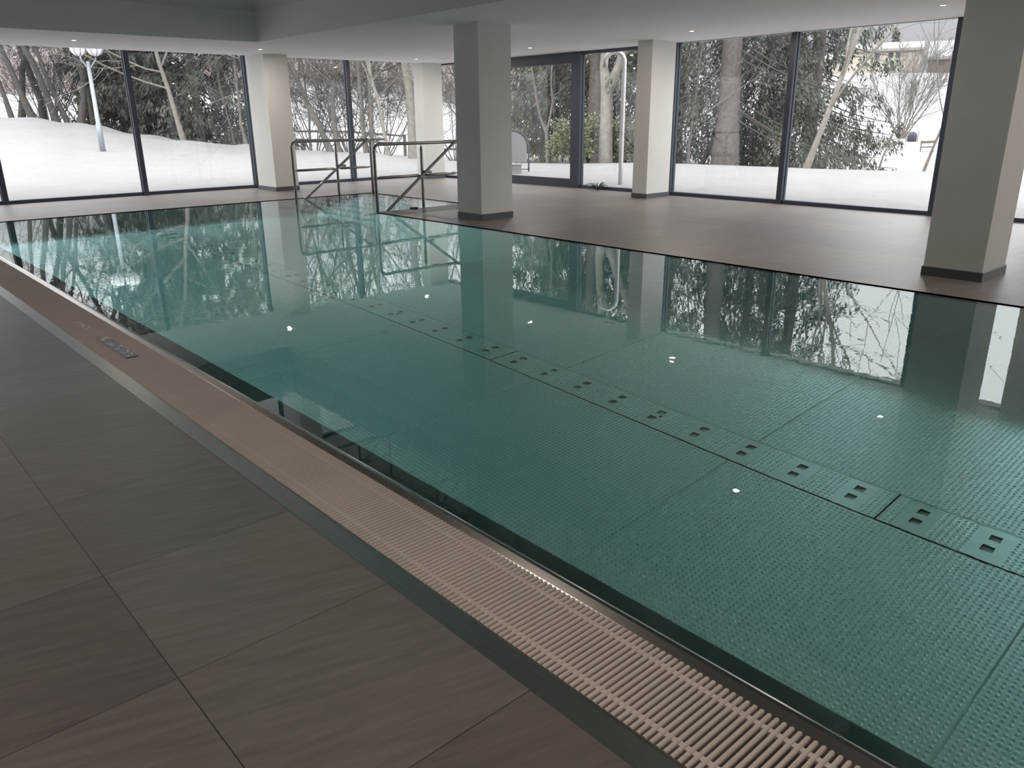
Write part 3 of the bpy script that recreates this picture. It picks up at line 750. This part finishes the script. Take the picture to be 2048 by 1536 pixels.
# ------------------------------------------------------------------ spruces
def spruce(azd, r, hgt, r0, crown_r, z0, label, seed, nb=230, ns=90, mat='needles', size=.20, droop=.5, clear=0, tas=.6, name='spruce_tree', group=None, lean=0., bark='bark_spruce'):
    """crown_r: branch length at the bottom; z0: height of the lowest branches"""
    rng = np.random.default_rng(seed); b = P(azd, r, -.08); t = thing(name, label, 'tree', tuple(b), group)
    n = 12; zz = np.linspace(0, hgt, n)
    rt = np.array([math.cos(rad(azd)), -math.sin(rad(azd)), 0])
    tp = b + np.stack([zz*0, zz*0, zz], 1) + rt*(lean*(zz/hgt))[:, None] + rng.normal(0, .02, (n, 3))
    rr = r0*np.maximum(1-zz/hgt, .04); rr[0] *= 1.25
    polytubes([(tp, rr, 14)], 'trunk', M[bark], t)
    polys = []; cen = []; dirs = []
    for q in range(nb):
        f = (q+rng.random())/nb; f = f**1.25
        z = z0 + (hgt-z0)*f
        L = crown_r*(1-f)**.8*rng.uniform(.7, 1.1) + .25
        a = rng.uniform(0, 2*math.pi)
        if clear and z < 7:                      # lower boughs cut away on the side of the building
            back = rad(90-azd); a = back + rng.uniform(-1, 1)*rad(180-clear)
        h = np.array([math.cos(a), math.sin(a), 0])
        s = np.linspace(0, 1, 7)
        p0 = np.array([np.interp(z, zz, tp[:, 0]-b[0]), np.interp(z, zz, tp[:, 1]-b[1]), z]) + b
        drop = -droop*L*s + .42*L*s**2.4*droop
        pts = p0 + h*(L*s)[:, None] + np.stack([s*0, s*0, drop], 1) + rng.normal(0, .03, (7, 3))*s[:, None]
        polys.append((pts, (.006 + .020*L/crown_r)*(1-s*.85), 4))
        nt_ = max(3, int(ns*.11*(.35+.65*L/crown_r)))          # hanging tassels along the bough
        u = rng.uniform(.14, 1., nt_)**.8; k_ = np.minimum((u*6).astype(int), 5); fr = u*6-k_
        c0 = pts[k_] + (pts[k_+1]-pts[k_])*fr[:, None]
        side = np.cross(h, [0, 0, 1])
        sd = np.clip(rng.normal(0, 1, nt_), -1.8, 1.8)*(.08+.20*(1-np.abs(u-.5)))*min(L, 2.2)*.45
        c0 = c0 + side*sd[:, None] - np.stack([u*0, u*0, np.abs(sd)*.2], 1)
        tl = tas*rng.uniform(.35, 1.15, nt_)*(1.1-.5*u)
        q_ = 13
        w0 = np.linspace(0, 1, q_)[None, :]*np.ones((nt_, 1))
        hx = rng.normal(0, .05, (nt_, q_)); hy = rng.normal(0, .05, (nt_, q_))
        c_ = (c0[:, None] + np.stack([hx, hy, -w0*tl[:, None]+rng.normal(0, .02, (nt_, q_))], 2)).reshape(-1, 3)
        m_ = len(c_)
        cen.append(c_); dd = np.stack([h[0]*.35+rng.normal(0, .45, m_), h[1]*.35+rng.normal(0, .45, m_), np.full(m_, -1.)], 1); dirs.append(dd)
    polytubes(polys, 'branches', M['bark_dark'], t)
    c_ = np.concatenate(cen); d_ = np.concatenate(dirs); d_ /= np.linalg.norm(d_, axis=1)[:, None]; m_ = len(c_)
    size = size*.62
    l_ = size*rng.uniform(.6, 1.6, m_)[:, None]; w_ = np.cross(d_, rng.normal(0, 1, (m_, 3))); w_ /= np.linalg.norm(w_, axis=1)[:, None]
    wd = (size*.20*rng.uniform(.6, 1.3, m_))[:, None]
    v = np.stack([c_, c_+d_*l_*.45+w_*wd, c_+d_*l_, c_+d_*l_*.45-w_*wd], 1).reshape(-1, 3)
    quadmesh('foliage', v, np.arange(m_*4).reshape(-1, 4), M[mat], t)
    return t
G3 = 'big spruces outside the windows'
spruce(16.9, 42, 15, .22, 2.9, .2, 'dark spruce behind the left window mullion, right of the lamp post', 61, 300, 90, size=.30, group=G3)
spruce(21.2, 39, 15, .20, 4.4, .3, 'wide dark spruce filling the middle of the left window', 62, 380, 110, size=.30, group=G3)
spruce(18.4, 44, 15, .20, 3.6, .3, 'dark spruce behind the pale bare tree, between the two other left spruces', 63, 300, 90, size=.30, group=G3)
spruce(44.3, 33, 15, .20, 2.7, 1.3, 'brownish spruce with hanging branches seen through the sliding door', 64, 300, 110, 'needles_brown', size=.26, group=G3)
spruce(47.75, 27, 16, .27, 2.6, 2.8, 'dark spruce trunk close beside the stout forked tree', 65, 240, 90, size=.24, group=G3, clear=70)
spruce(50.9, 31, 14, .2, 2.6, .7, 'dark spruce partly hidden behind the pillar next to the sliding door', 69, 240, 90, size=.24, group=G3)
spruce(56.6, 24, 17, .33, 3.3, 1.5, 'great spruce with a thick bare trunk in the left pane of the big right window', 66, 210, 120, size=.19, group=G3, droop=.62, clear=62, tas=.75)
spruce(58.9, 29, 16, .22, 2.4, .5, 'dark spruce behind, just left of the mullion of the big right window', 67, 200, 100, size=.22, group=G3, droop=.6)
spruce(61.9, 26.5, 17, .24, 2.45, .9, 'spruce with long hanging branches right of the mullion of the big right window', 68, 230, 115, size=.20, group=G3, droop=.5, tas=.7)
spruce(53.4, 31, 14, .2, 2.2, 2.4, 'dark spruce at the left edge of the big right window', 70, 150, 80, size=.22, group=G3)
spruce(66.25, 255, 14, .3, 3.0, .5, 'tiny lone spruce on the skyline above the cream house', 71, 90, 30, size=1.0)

# juniper shrubs on the terrace edge
def juniper(azd, r, w, h, label, seed, n=2600):
    rng = np.random.default_rng(seed); b = P(azd, r, -.05); t = thing('juniper_shrub', label, 'shrub', tuple(b), 'green juniper shrubs on the terrace edge')
    m_ = n; a = rng.uniform(0, 2*math.pi, m_); ph = np.arccos(rng.uniform(-.25, 1, m_)); q = rng.uniform(.35, 1, m_)**.5
    q = q*(1+.18*np.sin(5*a+seed)*np.sin(3*ph))
    c_ = b + np.stack([w*q*np.sin(ph)*np.cos(a), w*q*np.sin(ph)*np.sin(a), h*.32+h*.62*q*np.cos(ph)], 1)
    d_ = np.stack([np.cos(a)*.8, np.sin(a)*.8, rng.uniform(-.5, .9, m_)], 1)+rng.normal(0, .3, (m_, 3)); d_ /= np.linalg.norm(d_, axis=1)[:, None]
    s_ = .12*rng.uniform(.6, 1.5, m_)[:, None]; w_ = np.cross(d_, rng.normal(0, 1, (m_, 3))); w_ /= np.linalg.norm(w_, axis=1)[:, None]
    v = np.stack([c_, c_+d_*s_*.5+w_*.022, c_+d_*s_, c_+d_*s_*.5-w_*.022], 1).reshape(-1, 3)
    quadmesh('foliage', v, np.arange(m_*4).reshape(-1, 4), M['juniper'], t)
    st_ = [(np.array([b, b+np.array([.3*w*math.cos(k), .3*w*math.sin(k), h*.5]), b+np.array([.6*w*math.cos(k), .6*w*math.sin(k), h*.8])]), np.array([.03, .02, .008]), 5) for k in (0, 1.3, 2.4, 3.6, 5)]
    polytubes(st_, 'stems', M['bark_dark'], t)
juniper(46.1, 24.5, .62, 1.35, 'yellow-green juniper left of the door stile', 81)
juniper(47.3, 25.2, .66, 1.55, 'green juniper in front of the dark spruce trunk', 82)
juniper(49.4, 25.3, .50, 1.45, 'green juniper right of the stout forked tree', 83)

# twigs of a small shrub poking out of the snow
def snowtwig(azd, r, label, seed):
    rng = np.random.default_rng(seed); b = P(azd, r, -.02); t = thing('snowed_in_plant', label, 'plant', tuple(b)); pl = []
    for q in range(26):
        a = rng.uniform(0, 6.28); L = rng.uniform(.10, .26); s_ = np.linspace(0, 1, 4)
        pts = b + np.stack([np.cos(a)*L*s_, np.sin(a)*L*s_, .12*np.sin(s_*2.2)*rng.uniform(.3, 1.2)], 1); pl.append((pts, .008*(1-.7*s_)+.003, 4))
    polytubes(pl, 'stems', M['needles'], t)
snowtwig(48.0, 16.2, 'small dark plant poking out of the snow below the outdoor shower', 84)

# ------------------------------------------------------------------ woodland on the far hill: too many to count
rng = np.random.default_rng(5); vs = []; fs = []; n0 = 0
for q in range(1500):
    azd = rng.uniform(3, 47); r = 152 + 110*rng.random()**1.3
    b = P(azd, r, -.2); hh = rng.uniform(4.5, 8.5)
    m_ = 70
    st_ = rng.random(m_)**.8
    p0 = b + np.stack([rng.normal(0, .5, m_), rng.normal(0, .5, m_), hh*.62*st_], 1)
    a = rng.uniform(0, 6.28, m_); l_ = hh*rng.uniform(.12, .38, m_); sp = rng.uniform(.05, .8, m_)
    p1 = p0 + np.stack([np.cos(a)*l_*sp, np.sin(a)*l_*sp, l_], 1)
    wv = np.stack([np.full(m_, math.cos(rad(azd))), np.full(m_, -math.sin(rad(azd))), np.zeros(m_)], 1)*rng.uniform(.03, .09, m_)[:, None]
    v = np.stack([p0-wv, p0+wv, p1+wv*.4, p1-wv*.4], 1).reshape(-1, 3); vs.append(v); fs.append(np.arange(m_*4).reshape(-1, 4)+n0); n0 += m_*4
wo = quadmesh('distant_woodland', np.concatenate(vs), np.concatenate(fs), M['twig'])
tag(wo, 'reddish-brown bare woodland along the far snowy hill', 'woodland', kind='stuff')

# ------------------------------------------------------------------ lamp post
b = P(15.33, 28, -.1)
t = thing('lamp_post', 'grey park lamp post with two white globes standing in the snow', 'lamp post', tuple(b))
m = MB(); m.tube([b, b+(0, 0, .9), b+(0, 0, .92), b+(-.0, 0, 2.66)], [.085, .08, .062, .05], 14); m.build('pole', M['lamp_metal'], t, True)
m = MB()
rt = np.array([math.cos(rad(15.3)), -math.sin(rad(15.3)), 0])
for s_ in (-.17, .22): m.tube([b+(0, 0, 2.40), b+(0, 0, 2.57)+rt*s_*.5, b+(0, 0, 2.70)+rt*s_, b+(0, 0, 2.80)+rt*s_], .022, 8)
m.build('arm', M['lamp_metal'], t, True)
for s_ in (-.17, .22):
    c_ = b + (0, 0, 3.03) + rt*s_ + np.array([0, 1., 0])*(0.12 if s_ < 0 else -.05)
    m = MB(); m.lathe([(.235*math.sin(a)+.001, -.235*math.cos(a)) for a in np.linspace(0, math.pi, 15)], c_, 22); gl = m.build('globe', M['opal'], t, True)
    m = MB()
    for k_ in range(8):
        a = k_*math.pi/4; m.tube([c_+(.24*math.sin(p_)*math.cos(a), .24*math.sin(p_)*math.sin(a), -.24*math.cos(p_)) for p_ in np.linspace(.15, 2.99, 12)], .008, 5)
    m.build('cage_rib', M['frame'], gl)

# ------------------------------------------------------------------ outdoor shower
b = P(49.6, 17.1, -.1)
bx, by, bz = b
t = thing('outdoor_shower', 'curved stainless outdoor shower standing in the snow behind the glass', 'shower', tuple(b))
ht = 2.62-bz; R_ = .19; a_ = rad(49.6); dr = -np.array([math.cos(a_), -math.sin(a_), 0])
pts = [b, b+(0, 0, .5), b+(0, 0, ht-R_)] + [b + (0, 0, ht-R_) + dr*(R_-R_*math.cos(q)) + np.array([0, 0, R_*math.sin(q)]) for q in np.linspace(.2, math.pi, 14)]
pts.append(pts[-1]+np.array([0, 0, -.10]))
m = MB(); m.tube(pts, .047, 16); m.build('pipe', M['bright_steel'], t, True)
m = MB(); m.tube([b+(0, 0, 1.0)+dr*.03, b+(0, 0, 1.0)+dr*.10], .02, 10); m.build('push_button', M['bright_steel'], t, True)

# ------------------------------------------------------------------ arched sign with a box
b = P(42.0, 21.2, -.03); aw = np.array([math.sin(rad(42)), math.cos(rad(42)), 0]); rt = np.array([math.cos(rad(42)), -math.sin(rad(42)), 0])
t = thing('arched_sign', 'grey arched notice panel in a tubular steel frame outside the sliding door', 'sign', tuple(b))
W_, hs, ha_ = .42, .66, .42
arch = [b+rt*-W_, b+rt*-W_+(0, 0, hs)] + [b+(0, 0, hs)+rt*(-W_*math.cos(q))+np.array([0, 0, ha_*math.sin(q)]) for q in np.linspace(.15, math.pi-.15, 15)] + [b+rt*W_+(0, 0, hs), b+rt*W_]
m = MB(); m.tube(arch, .021, 8); m.tube([b+rt*-W_+(0, 0, .10), b+rt*W_+(0, 0, .10)], .012, 6); m.build('frame', M['frame'], t, True)
pl = [(-W_+.05, .28), (W_-.05, .28), (W_-.05, hs)] + [((W_-.05)*math.cos(q), hs+(ha_-.05)*math.sin(q)) for q in np.linspace(.15, math.pi-.15, 15)] + [(-W_+.05, hs)]
n = len(pl)
m = MB(); m.add([b+rt*u+(0, 0, z)-aw*.012 for u, z in pl] + [b+rt*u+(0, 0, z)+aw*.012 for u, z in pl], [tuple(range(n)), tuple(range(2*n-1, n-1, -1))] + [(i, n+i, n+(i+1) % n, (i+1) % n) for i in range(n)])
m.build('panel', M['sign_panel'], t)
b2 = P(41.95, 20.6, -.02)
m = MB(); q0 = b2
v = [q0+rt*u+aw*v_+(0, 0, z) for z in (0, .24) for u, v_ in ((-.27, -.14), (.24, -.14), (.24, .14), (-.27, .14))]
m.add(v, [(0,3,2,1), (4,5,6,7), (0,1,5,4), (1,2,6,5), (2,3,7,6), (3,0,4,7)])
bx_ = m.build('storage_box', M['sign_box'], None, loc=tuple(b2)); tag(bx_, 'low grey box in the snow in front of the arched sign', 'box')
m = MB(); v = [q0+rt*u+aw*v_+(0, 0, z) for z in (.235, .262) for u, v_ in ((-.29, -.16), (.26, -.16), (.26, .16), (-.29, .16))]
m.add(v, [(0,3,2,1), (4,5,6,7), (0,1,5,4), (1,2,6,5), (2,3,7,6), (3,0,4,7)]); m.build('lid', M['sign_box'], bx_)

# ------------------------------------------------------------------ rail fence behind the trees
def fence(a0, a1, r, label, h=.95, step=2.2):
    n = max(2, int((a1-a0)*rad(1)*r/step)); aa = np.linspace(a0, a1, n+1)
    t = thing('rail_fence', label, 'fence', tuple(P(a0, r)), 'wooden rail fences in the snow')
    for a in aa:
        p = P(a, r, -.1); m = MB(); m.box(p-np.array([.05, .05, 0]), p+np.array([.05, .05, h+.1])); m.build('post', M['wood_grey'], t)
    for z in (h*.55, h*.93):
        m = MB(); m.tube([P(a, r, z) for a in aa], .045, 6); m.build('rail', M['wood_grey'], t)
fence(21.5, 25.2, 40, 'wooden rail fence at the right end of the left window')
fence(27.0, 34.5, 38, 'wooden rail fence behind the bare trees and handrails')
fence(36.5, 46.5, 36, 'wooden rail fence behind the arched sign')

# ------------------------------------------------------------------ slope furniture
def seat(azd, r, label, sc=1., tilt=0.):
    b = P(azd, r, -.05); t = thing('wooden_bench', label, 'bench', tuple(b), 'small wooden benches in the snow')
    aw = np.array([math.sin(rad(azd)), math.cos(rad(azd)), 0]); rt = np.array([math.cos(rad(azd)), -math.sin(rad(azd)), 0])
    def bx(u0, u1, v0, v1, z0, z1, nm):
        m = MB(); v = [b+(rt*u*math.cos(tilt)+aw*v_)*sc+np.array([0, 0, (z+u*math.sin(tilt))*sc]) for z in (z0, z1) for u, v_ in ((u0, v0), (u1, v0), (u1, v1), (u0, v1))]
        m.add(v, [(0,3,2,1), (4,5,6,7), (0,1,5,4), (1,2,6,5), (2,3,7,6), (3,0,4,7)]); m.build(nm, M['wood_grey'], t)
    bx(-.30, .30, -.02, .28, .24, .29, 'seat'); bx(-.30, .30, .27, .31, .42, .53, 'backrest')
    for u in (-.28, .24):
        bx(u, u+.05, -.02, .04, 0, .26, 'leg'); bx(u, u+.05, .26, .31, 0, .56, 'leg')
seat(65.06, 48, 'small wooden bench in the snow left of the low young tree', 1.05, .2)
seat(68.91, 48, 'small wooden bench in the snow behind the tall young tree', 1.15, .05)
b = P(67.98, 64, -.05); t = thing('barrel', 'dark plastic barrel on the snow below the fan-shaped shrub', 'barrel', tuple(b))
m = MB(); m.lathe([(.001, 0), (.27, 0), (.30, .1), (.31, .40), (.28, .56), (.2, .68), (.001, .72)], b, 20); m.build('body', M['barrel'], t, True)
m = MB()
for s_ in (-1, 1): m.tube([b+np.array([.36*s_*.42, -.36*s_*.9, 0]), b+np.array([.36*s_*.42, -.36*s_*.9, .72])], .025, 6)
m.build('stake', M['wood_grey'], t)
def block(azd, r, sx_, sy_, sz_, label, tilt):
    b = P(azd, r, -.03); m = MB(); aw = np.array([math.sin(rad(azd)), math.cos(rad(azd)), 0]); rt = np.array([math.cos(rad(azd)), -math.sin(rad(azd)), 0])
    v = [b+rt*u+aw*v_+np.array([0, 0, z+tilt*u]) for z, s_ in ((0, 1), (sz_, .85)) for u, v_ in ((-sx_*s_, -sy_*s_), (sx_*s_, -sy_*s_), (sx_*s_, sy_*s_), (-sx_*s_, sy_*s_))]
    m.add(v, [(0,3,2,1), (4,5,6,7), (0,1,5,4), (1,2,6,5), (2,3,7,6), (3,0,4,7)]); tag(m.build('wood_block', M['wood_grey'], None, loc=tuple(b)), label, 'block', 'dark blocks half buried in the snow')
block(66.75, 57, .33, .25, .24, 'larger dark tilted block half buried on the slope', -.25)
block(66.8, 53, .2, .2, .14, 'smaller dark block half buried on the slope, below the larger one', 0.)

# ------------------------------------------------------------------ houses on the hill
def house(azd, r, w_, dp, h, rise, label, wins, wall='house_wall', z0=0., ov=.5, chim=None, group='snow-roofed houses on the hill'):
    b = P(azd, r, z0); t = thing('house', label, 'house', tuple(b), group)
    aw = np.array([math.sin(rad(azd)), math.cos(rad(azd)), 0]); rt = np.array([math.cos(rad(azd)), -math.sin(rad(azd)), 0])
    def Q(u, v, z): return b+rt*u+aw*v+np.array([0, 0, z])
    def bx(u0, u1, v0, v1, z0_, z1_, nm, mt, par=t):
        m = MB(); v = [Q(u, v_, z) for z in (z0_, z1_) for u, v_ in ((u0, v0), (u1, v0), (u1, v1), (u0, v1))]
        m.add(v, [(0,3,2,1), (4,5,6,7), (0,1,5,4), (1,2,6,5), (2,3,7,6), (3,0,4,7)]); return m.build(nm, mt, par)
    bx(-w_/2, w_/2, 0, dp, -2, h, 'wall', M[wall])
    for th, off, nm, mt in ((.22, 0, 'roof', 'house_dark'), (.55, .22, 'roof_snow', 'snowcap')):
        a = w_/2+ov - (.15 if off else 0)
        pr = [(-ov, h-.15+off), (dp/2, h+rise+off), (dp+ov, h-.15+off)]
        v = [Q(s_*a, v_, z) for s_ in (-1, 1) for v_, z in pr] + [Q(s_*a, v_, z+th) for s_ in (-1, 1) for v_, z in pr]
        m = MB(); m.add(v, [(0,1,4,3), (1,2,5,4), (6,9,10,7), (7,10,11,8), (0,3,9,6), (2,8,11,5), (0,6,7,1), (1,7,8,2), (3,4,10,9), (4,5,11,10)]); m.build(nm, M[mt], t)
    for u, z in wins:
        wf = bx(u-.55, u+.55, -.06, .05, z, z+1.25, 'window', M['house_dark']); bx(u-.45, u+.45, -.09, -.02, z+.1, z+1.15, 'pane', M['house_glass'], wf)
    if chim is not None:
        bx(chim-.42, chim+.42, -1.2, -.1, 0, h+1.6, 'chimney', M['chimney'])
house(65.75, 232, 17., 9, 4.3, 1.6, 'long cream house with a thick snow roof on the hilltop', [(-1.6, 2.6), (1.5, 2.7), (3.2, 2.7), (-4.4, 1.0)], z0=1.9)
house(69.8, 222, 12, 10, 1.8, 3.6, 'low house with a big snowy roof and red chimney, right of the cream one', [(-3.2, .5), (3.0, .5)], 'house_dark', chim=-.9, z0=1.9)
house(62.9, 250, 12, 9, 3.6, 2.0, 'house with a snow roof half hidden behind the hanging spruce', [(-2, 1.5), (2, 1.5)], z0=1.5)

# ------------------------------------------------------------------ sky
W = bpy.data.worlds.new('overcast_sky'); S.world = W; W.use_nodes = True; nt = W.node_tree; nt.nodes.clear()
o_ = nt.nodes.new('ShaderNodeOutputWorld'); bg = N(nt, 'ShaderNodeBackground', Strength=.80)
tc = nt.nodes.new('ShaderNodeTexCoord'); sx = nt.nodes.new('ShaderNodeSeparateXYZ'); nt.links.new(tc.outputs['Generated'], sx.inputs[0])
rp = nt.nodes.new('ShaderNodeValToRGB'); el_ = rp.color_ramp.elements
el_[0].position = 0.; el_[0].color = (.34, .345, .37, 1); el_[1].position = 1.; el_[1].color = (2.7, 2.7, 2.75, 1)
for p_, c_ in ((.09, (.37, .375, .40)), (.16, (1.05, 1.06, 1.10)), (.34, (2.4, 2.4, 2.45)), (.6, (2.9, 2.9, 2.95))):
    q = el_.new(p_); q.color = (*c_, 1)
nt.links.new(sx.outputs[2], rp.inputs[0]); nt.links.new(rp.outputs[0], bg.inputs['Color']); nt.links.new(bg.outputs[0], o_.inputs['Surface'])

# ------------------------------------------------------------------ camera
cd = bpy.data.cameras.new('camera'); cam = bpy.data.objects.new('camera', cd); COL.objects.link(cam)
f_, yaw, pitch, roll = 1564.366, .7296843, .3287757, -.0093888
fw = Vector((math.sin(yaw)*math.cos(pitch), math.cos(yaw)*math.cos(pitch), -math.sin(pitch)))
rr = Vector((math.cos(yaw), -math.sin(yaw), 0)); uu = rr.cross(fw)
r2 = rr*math.cos(roll) + uu*math.sin(roll); u2 = uu*math.cos(roll) - rr*math.sin(roll)
mw = Matrix(((r2.x, u2.x, -fw.x, 0), (r2.y, u2.y, -fw.y, 0), (r2.z, u2.z, -fw.z, H), (0, 0, 0, 1)))
cam.matrix_world = mw; cd.sensor_fit = 'HORIZONTAL'; cd.sensor_width = 36.; cd.lens = 36*f_/2048; cd.clip_start = .05; cd.clip_end = 1000
S.camera = cam

S.view_settings.view_transform = 'Standard'; S.view_settings.look = 'None'; S.view_settings.gamma = 1.; S.view_settings.exposure = 1.12
S.view_settings.use_curve_mapping = False
S.cycles.max_bounces = 14; S.cycles.diffuse_bounces = 5; S.cycles.glossy_bounces = 6; S.cycles.transparent_max_bounces = 16
S.cycles.use_denoising = True; S.cycles.sample_clamp_indirect = 6.
